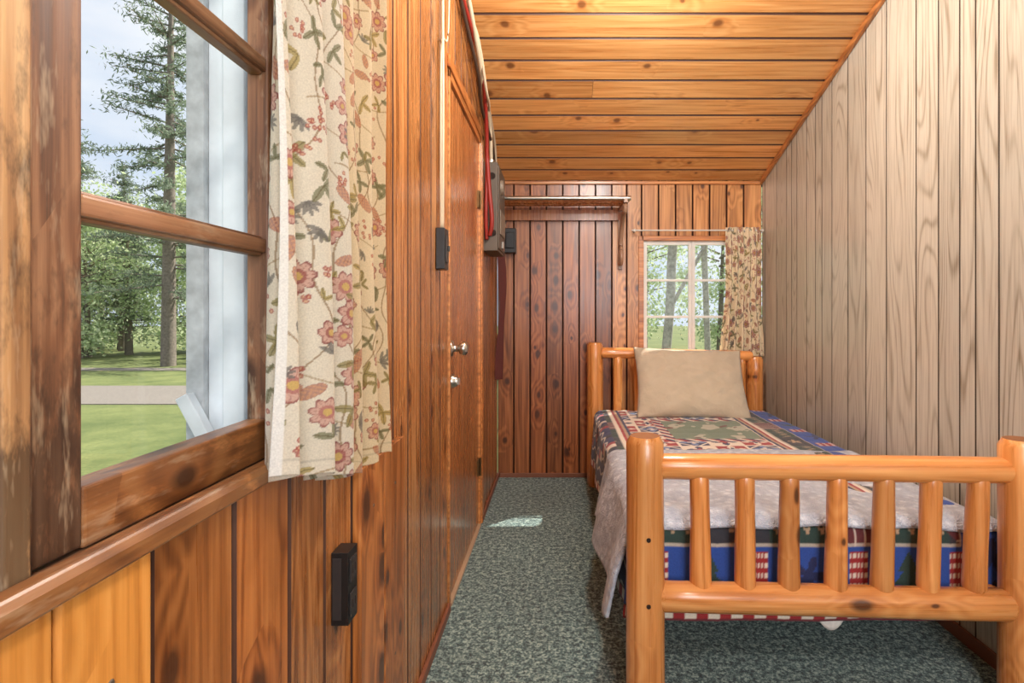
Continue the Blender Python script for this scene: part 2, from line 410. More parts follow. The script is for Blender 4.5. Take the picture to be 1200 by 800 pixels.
for z in (.32,1.76):
    b.box(XL-.007,XL+.002,2.965,3.015,z-.045,z+.045); b.tube((XL+.006,2.999,z-.048),(XL+.006,2.999,z+.048),[(0,.006),(1,.006)],10)
b.build('hinges',[flat('old_brass',(110,84,52),.4,.8)],bevel=.001,parent=d)

# ------------------------------------------------------------ electrical
b=B(); b.box(XL+.001,-.397,1.045,1.092,.565,.702,0)
for z in (.60,.665):
    b.box(-.3975,-.3945,1.052,1.085,z-.022,z+.022,1); 
    for dy in(-.006,.006): b.box(-.395,-.394,1.068+dy-.0015,1.068+dy+.0015,z-.008,z+.008,2)
b.box(XL+.003,-.41,1.0445,1.046,.575,.692,1)
b.build('wall_outlet',[M_black,flat('outlet_face',(46,42,42),.4),M_dark],bevel=.003)
b=B(); b.box(XL+.001,-.398,1.93,2.0,1.305,1.45,0); b.box(-.399,-.394,1.945,1.985,1.33,1.425,1); b.box(-.395,-.386,1.96,1.97,1.37,1.39,1)
b.build('light_switch',[M_black,flat('switch_face',(52,46,44),.4)],bevel=.003)
ep=empty('fuse_cabinet')
b=B(); b.box(XL+.001,-.345,3.12,3.48,1.50,2.0,0); b.box(-.345,-.338,3.135,3.465,1.515,1.985,0); b.box(-.338,-.332,3.17,3.43,1.60,1.74,1)
b.tube((-.339,3.24,1.88),(-.322,3.24,1.88),[(0,.045),(1,.04)],20,1); b.box(-.338,-.328,3.28,3.32,1.53,1.57,2)
b.tube((-.39,3.2,2.0),(-.39,3.2,2.03),[(0,.02),(1,.02)],12,2); b.tube((-.39,3.36,2.0),(-.39,3.36,2.03),[(0,.02),(1,.02)],12,2)
b.tube((-.375,3.12,1.92),(-.375,3.110,1.92),[(0,.018),(1,.018)],12,3); b.tube((-.37,3.12,1.60),(-.37,3.110,1.60),[(0,.018),(1,.018)],12,3)
b.build('cabinet',[M_grey,flat('panel_label',(128,114,98),.5),M_steel,M_dark],bevel=.004,parent=ep)
b=B(); b.box(-.375,-.295,3.80,3.878,1.56,1.73); b.box(-.365,-.305,3.79,3.80,1.59,1.70); b.build('junction_box',[M_black],bevel=.006)
def cable(name,pts,r,mat): 
    b=B(); b.path(spline(pts,10),r); return b.build(name,[mat])
cb=empty('cable_bundle')
def c2(n,pts,r,m): cable(n,pts,r,m).parent=cb
x=XL+.014
c2('cable_a',[(x,1.98,1.45),(x,1.985,1.9),(x,1.98,2.35),(x,1.99,ceil(2)-.03)],.006,M_cablew)
c2('cable_b',[(x,1.955,1.45),(x,1.95,1.75),(x,1.965,2.1),(x,2.08,2.2),(x,2.11,ceil(2.1)-.03)],.004,M_cablew)
c2('cable_c',[(x+.02,2.05,ceil(2.05)-.05),(x+.03,2.3,ceil(2.3)-.06),(x+.04,2.6,2.36),(x+.03,2.85,2.27),(x+.03,3.1,2.2),(-.39,3.2,2.03)],.010,M_cablew)
c2('cable_d',[(x,2.05,ceil(2.05)-.09),(x+.01,2.35,ceil(2.35)-.12),(x+.035,2.6,2.28),(x+.02,2.85,2.2),(x+.03,3.2,2.12),(-.39,3.36,2.03)],.009,M_cabled)
c2('cable_e',[(x,2.0,2.52),(x+.02,2.4,2.44),(x+.04,2.7,2.33),(x+.03,2.95,2.16),(x+.02,3.05,1.95),(x+.012,3.07,1.7),(x+.012,3.1,1.56)],.010,M_cabler)
c2('cable_f',[(x+.02,2.4,2.48),(x+.03,2.8,2.34),(x+.03,3.1,2.26),(x+.02,3.45,2.16),(x+.01,3.6,1.95),(-.37,3.80,1.74)],.008,M_cablew)
c2('cable_g',[(x+.02,3.03,2.06),(x+.03,3.06,1.85),(x+.045,3.07,1.66),(x+.03,3.09,1.58)],.012,M_cabler)
c2('cable_h',[(x,2.3,2.5),(x+.04,2.55,2.43),(x+.055,2.75,2.26),(x+.05,2.9,2.24),(x+.03,3.05,2.24),(x+.01,3.2,2.2)],.007,M_cablew)
b=B(); pts=[]
n=24
for i in range(n+1):
    t=i/n; z=1.56-.86*t; xx=-.392+.012*math.sin(t*5); w=.028+.006*math.sin(t*9)
    for du,dv in ((-w,-.006),(w,-.006),(w,.006),(-w,.006)): pts.append((xx+du*.8,3.74+dv+.008*math.sin(t*4)+du*.3,z))
fs=[(i*4+j,i*4+(j+1)%4,(i+1)*4+(j+1)%4,(i+1)*4+j) for i in range(n) for j in range(4)]+[(0,1,2,3),(4*n,4*n+1,4*n+2,4*n+3)]
b.add(pts,fs,0,False); b.tube((-.392,3.87,1.565),(-.392,3.72,1.565),[(0,.008),(1,.008)],10,1)
b.build('hanging_belt',[flat('dark_red_cloth',(84,30,22),.8,bumpsc=120),M_steel],bevel=.003)

# ------------------------------------------------------------ clothes rack
b=B()
for yy,zz in ((3.56,1.885),(3.64,1.892),(3.72,1.892),(3.80,1.892)):
    b.tube((XL+.002,yy,zz),(.455,yy,zz),[(0,.014),(1,.014)],14,0 if yy>3.6 else 1)
    b.tube((.45,yy,zz),(.462,yy,zz),[(0,.017),(1,.015)],14,1)
b.box(XL+.001,XL+.02,3.53,3.86,1.855,1.878,2)
b.box(XL+.002,.44,3.845,3.868,1.79,1.862,0)
X=.425
b.box(X-.012,X+.012,3.52,3.868,1.852,1.874,2); b.box(X-.014,X+.014,3.85,3.872,1.45,1.88,2)
pts=[(X,3.84,1.50),(X,3.80,1.485),(X,3.765,1.52),(X,3.775,1.57),(X,3.80,1.62),(X,3.77,1.70),(X,3.70,1.76),(X,3.62,1.80),(X,3.56,1.80),(X,3.545,1.83),(X,3.57,1.855)]
b.path(spline(pts,8),.014,8,2)
b.build('clothes_rack',[M_door,M_steel,flat('bracket_wood',(158,124,100),.35)],bevel=.002)

# ------------------------------------------------------------ curtains
def paint_floral(u,v,seed,bg,S=1.0):
    rs=np.random.RandomState(seed); n=u.size; C=np.tile(np.array(lin(bg)),(n,1))
    def put(mask,col,a=1.0): C[mask]=C[mask]*(1-a)+np.array(lin(col))*a
    W,H=u.max(),v.max()
    for k in range(int(W/.06)+2):
        c0=k*.06; ph=rs.rand()*6
        dd=np.abs(u-(c0+.025*np.sin(v*18+ph)+.012*np.sin(v*41+ph)))
        put(dd<.0016,(146,118,82),.75)
    for k in range(int(H/.08)+2):
        ph=rs.rand()*6; dd=np.abs(v-(k*.08+.02*np.sin(u*24+ph))); put((dd<.0013)&(np.sin(u*19+ph)>.1),(158,132,90),.7)
    cell=.047*S
    cells=[(i,j) for i in range(int(W/cell)+1) for j in range(int(H/cell)+1)]
    for (i,j) in cells:
        cx=i*cell+rs.uniform(0,.038)*S; cy=j*cell+rs.uniform(0,.038)*S; ty=rs.rand(); R=rs.uniform(.015,.030)*S
        m=(np.abs(u-cx)<.045*S)&(np.abs(v-cy)<.045*S); idx=np.where(m)[0]
        if idx.size==0: continue
        x=u[idx]-cx;y=v[idx]-cy; r=np.hypot(x,y); th=np.arctan2(y,x); a0=rs.rand()*6.28
        def pi(mask,col,a=1.):
            ii=idx[mask]; C[ii]=C[ii]*(1-a)+np.array(lin(col))*a
        if ty<.22:
            npt=rs.choice([2.5,3,4]); pet=R*(.70+.30*np.abs(np.cos(npt*(th+a0)))); red=[(158,76,76),(148,66,62),(174,104,98)][rs.randint(3)]
            pi(r<pet,red,.75); pi((r<pet*.86)&(np.abs(np.sin(2*npt*(th+a0)))>.2),(210,174,156),.85)
            pi((r<R*.45),red,.7); pi(r<R*.25,(206,176,106),.95); pi((r>pet*.9)&(r<pet),(126,62,60),.6)
        elif ty<.55:
            col=[(150,138,80),(172,152,82),(122,122,86)][rs.randint(3)]
            nl=rs.randint(2,5)
            for q in range(nl):
                aa=a0+q*1.35; lx=x*np.cos(aa)+y*np.sin(aa); ly=-x*np.sin(aa)+y*np.cos(aa)
                e=((lx-R*.6)/(R*.6))**2+(ly/(R*.24))**2; pi(e<1,col,.8); pi((np.abs(ly)<.0009)&(e<1),(104,94,60),.7)
        elif ty<.72:
            col=(114,110,104)
            for q in range(5):
                aa=a0+q*.55; lx=x*np.cos(aa)+y*np.sin(aa); ly=-x*np.sin(aa)+y*np.cos(aa)
                e=((lx-R*.5)/(R*.5))**2+(ly/(R*.15))**2; pi(e<1,col,.8)
        elif ty<.86:
            for q in range(8):
                bx,by=rs.uniform(-R,R,2)*.8; rr_=np.hypot(x-bx,y-by); pi(rr_<.0042*S,(168,84,74),.8); pi(rr_<.0018*S,(220,186,150),.8)
        else:
            lx=x*np.cos(a0)+y*np.sin(a0); ly=-x*np.sin(a0)+y*np.cos(a0)
            e=(lx/(R*.95))**2+(ly/(R*.45))**2; pi(e<1,(158,84,68),.7); pi((e<.9)&(np.sin(lx*800)*np.sin(ly*800)>0),(206,160,124),.8)
    return C
def grid_obj(name,P,C,mat,thick=.0,smooth=True,sub=0):
    nu,nv,_=P.shape
    me=bpy.data.meshes.new(name); idx=np.arange(nu*nv).reshape(nu,nv)
    F=np.stack([idx[:-1,:-1],idx[1:,:-1],idx[1:,1:],idx[:-1,1:]],-1).reshape(-1,4)
    me.vertices.add(nu*nv); me.vertices.foreach_set('co',P.reshape(-1).astype(np.float32))
    me.loops.add(F.size); me.loops.foreach_set('vertex_index',F.reshape(-1).astype(np.int32))
    me.polygons.add(len(F)); me.polygons.foreach_set('loop_start',np.arange(0,F.size,4,dtype=np.int32))
    me.update(calc_edges=True)
    me.polygons.foreach_set('use_smooth',[smooth]*len(F))
    if C is not None:
        at=me.color_attributes.new('Col','FLOAT_COLOR','POINT'); c4=np.ones((nu*nv,4),np.float32); c4[:,:3]=C; at.data.foreach_set('color',c4.reshape(-1))
    me.materials.append(mat); me.validate()
    o=bpy.data.objects.new(name,me); scene.collection.objects.link(o)
    if thick:
        md=o.modifiers.new('th','SOLIDIFY'); md.thickness=thick; md.offset=0
    return o
nu,nv=560,620
a=np.linspace(0,1,nu)[:,None]; h=np.linspace(0,1,nv)[None,:]
Y=.722+.52*a+0*h
zb=np.interp(Y,[.72,.87,.96,1.01,1.25],[.938,.898,.868,.862,.838])+.004*np.sin(a*40)
Z=zb+(1.93-zb)*h
amp=.013+.016*(1-h)
X=-.386+.018*np.exp(-((a-.28)/.14)**2)*(1-.3*h) -.018*np.clip((a-.45)/.2,0,1) + amp*np.sin(2*math.pi*(5.2*a+.25*np.sin(3*a)) +.5*np.sin(2.4*h+4*a))+.004*np.sin(34*a+5*h)
X-= .026*np.exp(-((a-.46)/.03)**2)*(1-.4*h)
X=-.421+np.logaddexp(0,(X+.421)*160)/160
Y=Y+.010*np.sin(2*math.pi*(5.2*a)+1.3)*(1-h*.5)+ .012*np.sin(3*h+.4)*(1-a)
P=np.stack([X,Y,Z],-1)
du=np.sqrt((np.diff(P,axis=0)[:,:,:2]**2).sum(-1)); U_=np.concatenate([np.zeros((1,nv)),np.cumsum(du,0)],0); U_=np.repeat(U_.mean(1)[:,None],nv,1)
C=paint_floral((U_*1.0).reshape(-1),(Z-.82).reshape(-1),3,(220,212,194),.88)
hem=((Z-zb)<.022)&((Z-zb)>.019)
C=C.reshape(nu,nv,3); C[hem]*=.82; C[a[:,0]<.012]=np.array(lin((232,230,224)))
yel_light=np.clip((a-.47)/.06,0,1)[:,:,None]; C=C*(1-yel_light*(1-np.array([1.0,.88,.68])))  # yellow cast of light on the second panel, painted into the cloth colour
cu=empty('curtain'); o=grid_obj('fabric',P,C.reshape(-1,3),M_curtain,.0012); o.parent=cu
b=B(); b.tube((-.385,-.4,1.915),(-.385,1.30,1.915),[(0,.006),(1,.006)],12); b.box(-.429,-.38,1.285,1.297,1.90,1.93); b.box(-.429,-.38,-.4,-.39,1.90,1.93)
b.build('rod',[M_plaster],parent=cu)
nu,nv=200,270
a=np.linspace(0,1,nu)[:,None]; h=np.linspace(0,1,nv)[None,:]
Z=.825+.03*a+(1.735-.825-.03*a)*h
xl=np.interp(h,[0,.12,.5,1],[1.088,1.105,1.145,1.145]); xr=np.interp(h,[0,.15,.4,.8,1],[1.405,1.40,1.375,1.385,1.37])
X=xl+(xr-xl)*a; Yc=3.80+(.012+.014*(1-h))*np.sin(2*math.pi*5.5*a+1.2*h)+.004*np.sin(31*a)
P=np.stack([X,Yc+0*h,Z],-1)
C=paint_floral((a*.5+0*h).reshape(-1),(Z-.8).reshape(-1),9,(248,234,204),1.05)
cu=empty('curtain'); o=grid_obj('fabric',P,C,M_curtain,.0012); o.parent=cu
b=B(); b.tube((.50,3.81,1.715),(1.405,3.81,1.715),[(0,.0055),(1,.0055)],12); b.box(.515,.525,3.805,3.872,1.705,1.725); b.box(1.393,1.403,3.805,3.872,1.705,1.725)
b.build('rod',[M_plaster],parent=cu)

# ------------------------------------------------------------ bed
bed=empty('log_bed')
YF,YH=1.60,3.69; PX0,PX1=.250,1.333
b=B()
for i,(px,zt) in enumerate(((PX0,.800),(PX1,.79))):
    b.log((px,YF,0),(px-.002,YF,zt),.056,0,seed=i,rend=.044,r1=.054,endm=2)
for i,(px,zt) in enumerate(((PX0-.01,.952),(PX1-.03,.86))):
    b.log((px,YH,0),(px,YH,zt),.053,0,seed=i+5,rend=.042,endm=2)
b.log((PX0+.03,YF,.712),(PX1-.03,YF,.700),.037,1,seed=11,rend=.03,wob=.02)
b.log((PX0+.03,YF-.005,.340),(PX1-.03,YF-.005,.315),.043,1,seed=12,rend=.03,wob=.02)
pxs=[822,874,925,980,1034,1088,1142]
for i,p in enumerate(pxs):
    x=(p-655)*YF/650; lean=(i-2)*.003
    b.log((x-.002,YF,.345),(x+lean,YF,.70),.031,0,seed=20+i,rend=.022,wob=.025,r1=.028)
b.log((PX0+.02,YH,.885),(PX1-.05,YH,.86),.036,1,seed=31,rend=.028,wob=.02)
b.log((PX0+.02,YH,.40),(PX1-.05,YH,.40),.04,1,seed=32,rend=.028,wob=.02)
for i in range(7):
    x=.392+i*.137; b.log((x,YH,.41),(x,YH,.87),.029,0,seed=40+i,rend=.02,wob=.02)
for z in (.52,.335): b.tube((PX0,YF-.050,z),(PX0,YF-.0575,z),[(0,.007),(1,.006)],10,3)
b.build('log_frame',[M_logZ,M_logX,M_logend,M_dark],parent=bed)
b=B()
b.log((PX0+.035,YF+.02,.30),(PX0+.035,YH-.02,.30),.040,0,seed=50,rend=.028); b.log((PX1-.045,YF+.02,.30),(PX1-.045,YH-.02,.30),.040,0,seed=51,rend=.028)
b.build('side_rails',[M_logX],parent=bed)
M_sheet=flat('white_sheet',(226,222,216),.85,bumpsc=90)
b=B(); b.box(.335,1.245,1.72,3.60,.25,.36); b.build('box_spring',[M_sheet],bevel=.03,parent=bed)
b=B(); b.box(.305,1.275,1.715,3.61,.362,.505); b.build('mattress',[M_sheet],bevel=.04,parent=bed)
nu,nv=30,16; a=np.linspace(0,1,nu)[:,None]; h=np.linspace(0,1,nv)[None,:]
P=np.stack([.70+.28*a+0*h,1.690+.008*np.sin(9*a)+0*h,.36-(.17*np.exp(-((a-.45)/.3)**2))*h],-1)
o=grid_obj('sheet_corner',P,None,M_sheet,.002); o.parent=bed

def smooth_noise(x,y,seed,f=6):
    rs=np.random.RandomState(seed); z=0
    for k in range(9):
        fx,fy=rs.uniform(-f,f,2)*(1+k*.45); z=z+np.sin(fx*x+fy*y+rs.rand()*6.28)/(1+k*.4)
    return z/3
def drape(x0,x1,y0,ztop,r,s0,s1,t0,t1,step,flareS,flareT,foldA,seed,puff):
    s=np.arange(s0,s1+1e-6,step)[:,None]; t=np.arange(t0,t1+1e-6,step)[None,:]
    s=s+0*t; t=t+0*s; W=x1-x0
    def over(d,fl):
        ang=np.clip(d/r,0,math.pi/2); rest=np.clip(d-r*math.pi/2,0,None)
        return r*np.sin(ang)+rest*fl, r*(1-np.cos(ang))+rest*math.sqrt(max(0,1-fl*fl))
    dl=np.clip(-s,0,None); dr=np.clip(s-W,0,None); df=np.clip(-t,0,None)
    ol,zl=over(dl,flareS); orr,zr=over(dr,0); of,zf=over(df,flareT)
    X=x0+np.clip(s,0,W)-ol+orr; Y=y0+np.clip(t,0,None)-of
    drop=np.maximum(np.maximum(zl,zr),zf)
    nz=smooth_noise(s,t,seed)
    fold=np.clip(dl/.2,0,1); foldf=np.clip(df/.2,0,1)
    X=X-fold*foldA*(np.sin(t*17+1.5*np.sin(t*4+seed))*.6+.5)
    Y=Y-foldf*foldA*.35*(np.sin(s*19+seed)*.5)
    top=1-np.clip(drop/.05,0,1)
    Z=ztop-drop+puff*nz*(.4+.6*top)
    return s,t,X,Y,Z
S0,S1,T0,T1=-.31,1.16,-.315,1.83
x0,x1,y0=.275,1.295,1.715
s,t,X,Y,Z=drape(x0,x1,y0,.518,.045,S0,S1,T0,T1,.005,.07,0.0,.014,5,.006)
X=np.minimum(X,1.40)
qs=.10; quil=.0025*(np.abs(np.sin(s/qs*math.pi))*np.abs(np.sin(t/qs*math.pi)))**.4
Z=Z+quil
def quilt_color(s,t):
    sh=s.shape; C=np.zeros(sh+(3,))
    pal={k:np.array(lin(v)) for k,v in dict(cream=(224,214,198),red=(156,42,46),navy=(32,42,86),blue=(40,76,156),green=(44,66,60),char=(50,52,60),tan=(176,150,122),moss=(112,130,110),wine=(108,38,46),sky=(110,134,176)).items()}
    df=t-T0; dl=s-S0; dr=S1-s; d=np.minimum(np.minimum(df,dl),dr)
    along=np.where(df<np.minimum(dl,dr),s,t)
    def put(m,c,al=1.): C[m]=C[m]*(1-al)+pal[c]*al
    bl=.15; i=np.floor(s/bl).astype(int); j=np.floor(t/bl).astype(int); hh=(i+2*j)%3
    fu=s/bl-i-.5; fv=t/bl-j-.5
    for k,c in enumerate(['cream','red','navy']): put(hh==k,c)
    th=np.arctan2(fv,fu); r=np.hypot(fu,fv); star=.27+.17*np.cos(4*th)
    put((hh==0)&(r<star),'navy'); put((hh==0)&(r<star*.5),'red')
    put((hh==1)&(r<star),'cream'); put((hh==1)&(r<star*.5),'navy')
    put((hh==2)&(r<star),'sky'); put((hh==2)&(r<star*.45),'cream'); put((hh==2)&(np.abs(np.abs(fu)+np.abs(fv)-.55)<.05),'cream')
    put((np.maximum(np.abs(fu),np.abs(fv))>.46),'cream')
    cx,cy=.56,1.27; m=(np.abs(s-cx)<.25)&(np.abs(t-cy)<.22)
    me=(np.abs(s-cx)<.30)&(np.abs(t-cy)<.27); put(me,'cream'); put(me&((np.floor((s+t)/.028)).astype(int)%3==0),'red'); put(me&((np.floor((s+t)/.028)).astype(int)%3==1),'navy')
    put(m,'moss'); put(m&(smooth_noise(s*5,t*5,2)>.35),'cream',.5); put(m&(smooth_noise(s*4,t*4,7)>.7),'wine',.8)
    m=(d<.41); put(m,'char'); st=((d-.345)/.016).astype(int)%4
    b3=(d>=.345)&(d<.41); put(b3&(st==0),'cream'); put(b3&(st==1),'red'); put(b3&(st==2),'tan'); put(b3&(st==3),'navy')
    b2=(d>=.225)&(d<.345); put(b2,'green'); q=(along/.18); f=q-np.floor(q); g=(d-.225)/.12
    seg_=np.floor(q).astype(int)
    put(b2&(seg_%4==1),'char'); put(b2&(seg_%4==3),'wine',.8)
    zz=np.abs((along/.045)%1-.5)*2
    put(b2&(np.abs(g-.3-.35*zz)<.05)&(seg_%2==0),'tan'); put(b2&(seg_%4==3)&(np.abs((along/.03)%1-.5)<.16),'cream',.8)
    put(b2&(seg_%4==1)&(np.hypot((f-.5)*1.4,g-.5)<.2+.09*np.cos(5*np.arctan2(g-.5,(f-.5)*1.4))),'tan')
    put(b2&((g<.05)|(g>.95)),'cream',.6)
    b1=(d>=.045)&(d<.225); put(b1,'blue'); g=(d-.045)/.18; q=along/.30; f=q-np.floor(q); sg=np.floor(q).astype(int)
    pl=b1&(f<.17)&(g>.1)&(g<.9); put(pl,'cream'); put(pl&((np.abs((f*25)%1-.5)<.2)|(np.abs((g*6)%1-.5)<.2)),'red')
    for lo,wd in ((.12,.20),(.35,.15),(.58,.10)):
        gg=(g-lo)/.34; put(b1&(np.abs(f-.58)<wd*(1-gg))&(sg%2==0)&(gg>0)&(gg<1),'green')
    put(b1&(np.hypot((f-.58)*1.7,g-.5)<.22+.12*np.cos(5*np.arctan2(g-.5,(f-.58)*1.7)))&(sg%2!=0),'navy')
    b0=(d<.045); put(b0,'cream'); put(b0&((np.floor(along/.035)).astype(int)%2==0),'red'); put(b0&(d<.008),'wine'); put(b0&(d>.038),'green')
    ls=(dl<.31)&(df>.3)&(d>.045); fz=(np.floor(t/.05).astype(int)+2*np.floor(s/.05).astype(int))
    put(ls,'navy'); put(ls&(fz%5==0),'char'); put(ls&(np.abs(np.sin(t*60)*.010+(dl%.075-.037))<.005),'cream',.85); put(ls&(fz%7==3)&(dl>.12),'red',.85); put(ls&(fz%11==5)&(dl>.12),'cream',.85)
    return C
C=quilt_color(s,t)
o=grid_obj('patchwork_quilt',np.stack([X,Y,Z],-1),C.reshape(-1,3),M_quilt,.012); o.parent=bed
def knit():
    w=NB('pale_throw_cotton'); co=w.n('ShaderNodeTexCoord').outputs['Object']
    a=w.n('ShaderNodeTexVoronoi',{'Vector':co,'Scale':32.0}).outputs['Distance']; n_=w.noise(co,25,4); n2=w.noise(co,200,2)
    c=w.mix(w.rng(n_,.35,.65,0,1),lin4((186,194,208)),lin4((220,227,234)))
    c=w.mix(w.rng(a,.15,.5,0,.5),c,lin4((142,150,168)))
    w.set(Base_Color=c,Roughness=.95,Sheen_Weight=.3); w.bump(w.math('ADD',a,n2),.9,.009); return w.m
s,t,X,Y,Z=drape(.270,1.30,1.708,.534,.05,-.33,1.10,-.055,.80,.008,.20,0,.03,8,.013)
X=np.minimum(X,1.405)
Z=Z+.005*np.sin(s*22+t*9)*np.sin(t*15)-.012*np.clip((s-.6)/.4,0,1)+.012*np.exp(-((t-.03)/.05)**2)*np.sin(s*6+1)
o=grid_obj('white_throw',np.stack([X,Y,Z],-1),None,knit(),.010); o.parent=bed
nu=60; g=np.linspace(-1,1,nu); A,Bq=np.meshgrid(g,g,indexing='ij')
def pil(sign):
    th=.085*((1-np.abs(A)**2.6).clip(0)*(1-np.abs(Bq)**2.6).clip(0))**.55
    x=A*.345*(1-.05*(1-Bq**2)*np.abs(A)**4); y=Bq*.245*(1-.08*(1-A**2)*np.abs(Bq)**4)
    z=sign*th+.014*smooth_noise(A*.9,Bq*.9,3+int(sign))*(th/.085)
    return x,y,z
b=B()
def pmat():
    w=NB('beige_pillowcase'); co=w.n('ShaderNodeTexCoord').outputs['Object']; n1=w.noise(co,10,3); n2=w.noise(co,420,2)
    c=w.mix(n1,lin4((180,166,142)),lin4((206,192,168))); w.set(Base_Color=c,Roughness=.85,Sheen_Weight=.2); w.bump(w.math('ADD',w.math('MULTIPLY',n1,8),n2),.5,.006); return w.m
for sg_ in (1,-1):
    x,y,z=pil(sg_); vs=list(zip(x.reshape(-1),y.reshape(-1),z.reshape(-1)))
    fs=[(i*nu+j,(i+1)*nu+j,(i+1)*nu+j+1,i*nu+j+1) for i in range(nu-1) for j in range(nu-1)]
    b.add(vs,fs,0,True)
o=b.build('pillow',[pmat()],recalc=False)
bm=bmesh.new(); bm.from_mesh(o.data); bmesh.ops.remove_doubles(bm,verts=bm.verts,dist=.0005); bmesh.ops.recalc_face_normals(bm,faces=bm.faces); bm.to_mesh(o.data); bm.free()
for p in o.data.polygons: p.use_smooth=True
o.matrix_world=Matrix.Translation((.815,3.435,.715))@Matrix.Rotation(math.radians(2),4,'Y')@Matrix.Rotation(math.radians(56),4,'X')

# ------------------------------------------------------------ exterior
def grassm():
    w=NB('lawn_grass'); co=w.n('ShaderNodeTexCoord').outputs['Object']
    c=w.mix(w.rng(w.noise(co,1.2,5,.7),.35,.65,0,1),lin4((86,98,48)),lin4((124,130,74)))
    c=w.mix(w.rng(w.noise(co,30,3),.3,.7,0,.5),c,lin4((66,80,40))); w.set(Base_Color=c,Roughness=.95); return w.m
GZ=-.4
b=B(); b.box(-60,60,-30,60,GZ-.1,GZ-.003); b.build('grass_lawn',[grassm()])
b=B(); b.box(-60,-3,9.3,11.6,GZ-.003,GZ+.01); b.box(-60,-6,14.6,15.3,GZ-.003,GZ+.01); b.build('gravel_road',[flat('gravel',(124,116,108),.95,bumpsc=30,var=.15)])
def leafm(name,c0,c1,tr=.45):
    w=NB(name); isl=w.n('ShaderNodeNewGeometry').outputs['Random Per Island']
    c=w.mix(isl,lin4(c0),lin4(c1)); w.set(Base_Color=c,Roughness=.7)
    t=w.n('ShaderNodeBsdfTranslucent',{0:c}); mx=w.n('ShaderNodeMixShader',{0:tr,1:w.b.outputs[0],2:t.outputs[0]}); w.nt.links.new(mx.outputs[0],w.out.inputs[0]); return w.m
ML=leafm('aspen_leaves',(166,188,136),(222,230,192)); MP=leafm('pine_needles',(98,114,96),(150,164,138)); MB=flat('bark',(126,116,106),.95,bumpsc=18,var=.3); MB2=flat('pale_bark',(168,162,152),.95,bumpsc=18,var=.3)
def leaves(b,pts,size,m,rs,asp=.55):
    n=len(pts); pts=np.array(pts,dtype=float); pts[:,2]=np.maximum(pts[:,2],.14)
    u=rs.normal(size=(n,3)); u/=np.linalg.norm(u,axis=1)[:,None]; v=np.cross(u,rs.normal(size=(n,3))); v/=np.linalg.norm(v,axis=1)[:,None]; sz=(size*rs.uniform(.6,1.3,n))[:,None]
    Q=np.stack([pts+u*sz,pts+v*sz*asp,pts-u*sz,pts-v*sz*asp],1).reshape(-1,3)
    b.add(Q.tolist(),[(4*i,4*i+1,4*i+2,4*i+3) for i in range(n)],m)
def aspen(seed,H,R,n,size):
    rs=np.random.RandomState(seed); b=B(); b.tube((0,0,0),(rs.uniform(-.3,.3),0,H*.9),[(0,.13),(.5,.08),(1,.02)],8,1,.05,seed)
    cl=[]
    for k in range(34):
        z=rs.uniform(.10,1)*H; rad=R*(1-abs(z/H-.45)**1.5)*rs.uniform(.1,1); a=rs.rand()*6.28; cl.append((rad*math.cos(a),rad*math.sin(a),z,rs.uniform(.35,.8)))
        if k%2==0: b.tube((0,0,z*.9),(rad*math.cos(a),rad*math.sin(a),z),[(0,.035),(1,.01)],5,1)
    per=n//34
    for (x,y,z,r) in cl:
        pts=rs.normal(size=(per,3))*r*.55+np.array([x,y,z]); leaves(b,pts,size,0,rs)
    return b
def mk(b,name,mats): 
    o=b.build(name,mats,recalc=False); return o.data,o
def pine(seed,H,R,nb,size,dens):
    rs=np.random.RandomState(seed); b=B(); b.tube((0,0,0),(.1,0,H),[(0,.2),(.4,.14),(.8,.06),(1,.01)],10,1,.04,seed)
    for k in range(nb):
        f=rs.uniform(.12,1)**.9; z=H*f; L=R*(1-f)**.6*rs.uniform(.5,1.1)+.15; a=rs.rand()*6.28
        p0=np.array([0,0,z]); p1=np.array([L*math.cos(a),L*math.sin(a),z-L*.12+rs.uniform(-.1,.4)]); b.tube(p0,p1,[(0,.03),(1,.008)],5,1)
        m=int(dens*L)+6; tt=rs.uniform(.2,1.05,m)[:,None]; pts=p0+(p1-p0)*tt+rs.normal(size=(m,3))*np.array([.12,.12,.06])*(.4+tt); leaves(b,pts,size,0,rs,.22)
    return b
b=pine(3,12.6,2.5,105,.08,120); dp,o=mk(b,'pine_tree',[MP,MB]); o.location=(-11.2,15.9,GZ)
b=pine(5,8.5,1.7,100,.09,100); d2,o=mk(b,'pine_tree',[MP,MB]); o.location=(-18,20,GZ)
def inst(data,name,loc,rz,sc=1):
    o=bpy.data.objects.new(name,data); o.location=loc; o.rotation_euler=(0,0,rz); o.scale=(sc,)*3; scene.collection.objects.link(o)
for (x,y,s_) in ((-13,23,.95),(-21,24,1.1),(-15.5,20,.65),(-17.3,22,.85),(-19.6,21.5,.8)): inst(d2,'pine_tree',(x,y,GZ),x,s_)
A1,o=mk(aspen(11,6.5,2.0,5200,.075),'aspen_tree',[ML,MB]); o.location=(-12,19,GZ)
A2,o=mk(aspen(12,5.2,1.9,5000,.075),'aspen_tree',[ML,MB]); o.location=(-16,18.5,GZ)
rs=random.Random(3)
for k in range(17):
    x=-30+k*1.5+rs.uniform(-.5,.5); inst(A1 if k%2 else A2,'aspen_tree',(x,rs.uniform(18.5,24),GZ),rs.uniform(0,6),rs.uniform(.7,1.0))
for (x,y,s_) in ((1.4,16,.8),(5.2,18,.85),(7.4,20,1.0),(3.4,22,1.0),(10,22,1.1)): inst(A2 if int(x*10)%2 else A1,'aspen_tree',(x,y,GZ),x*3,s_)
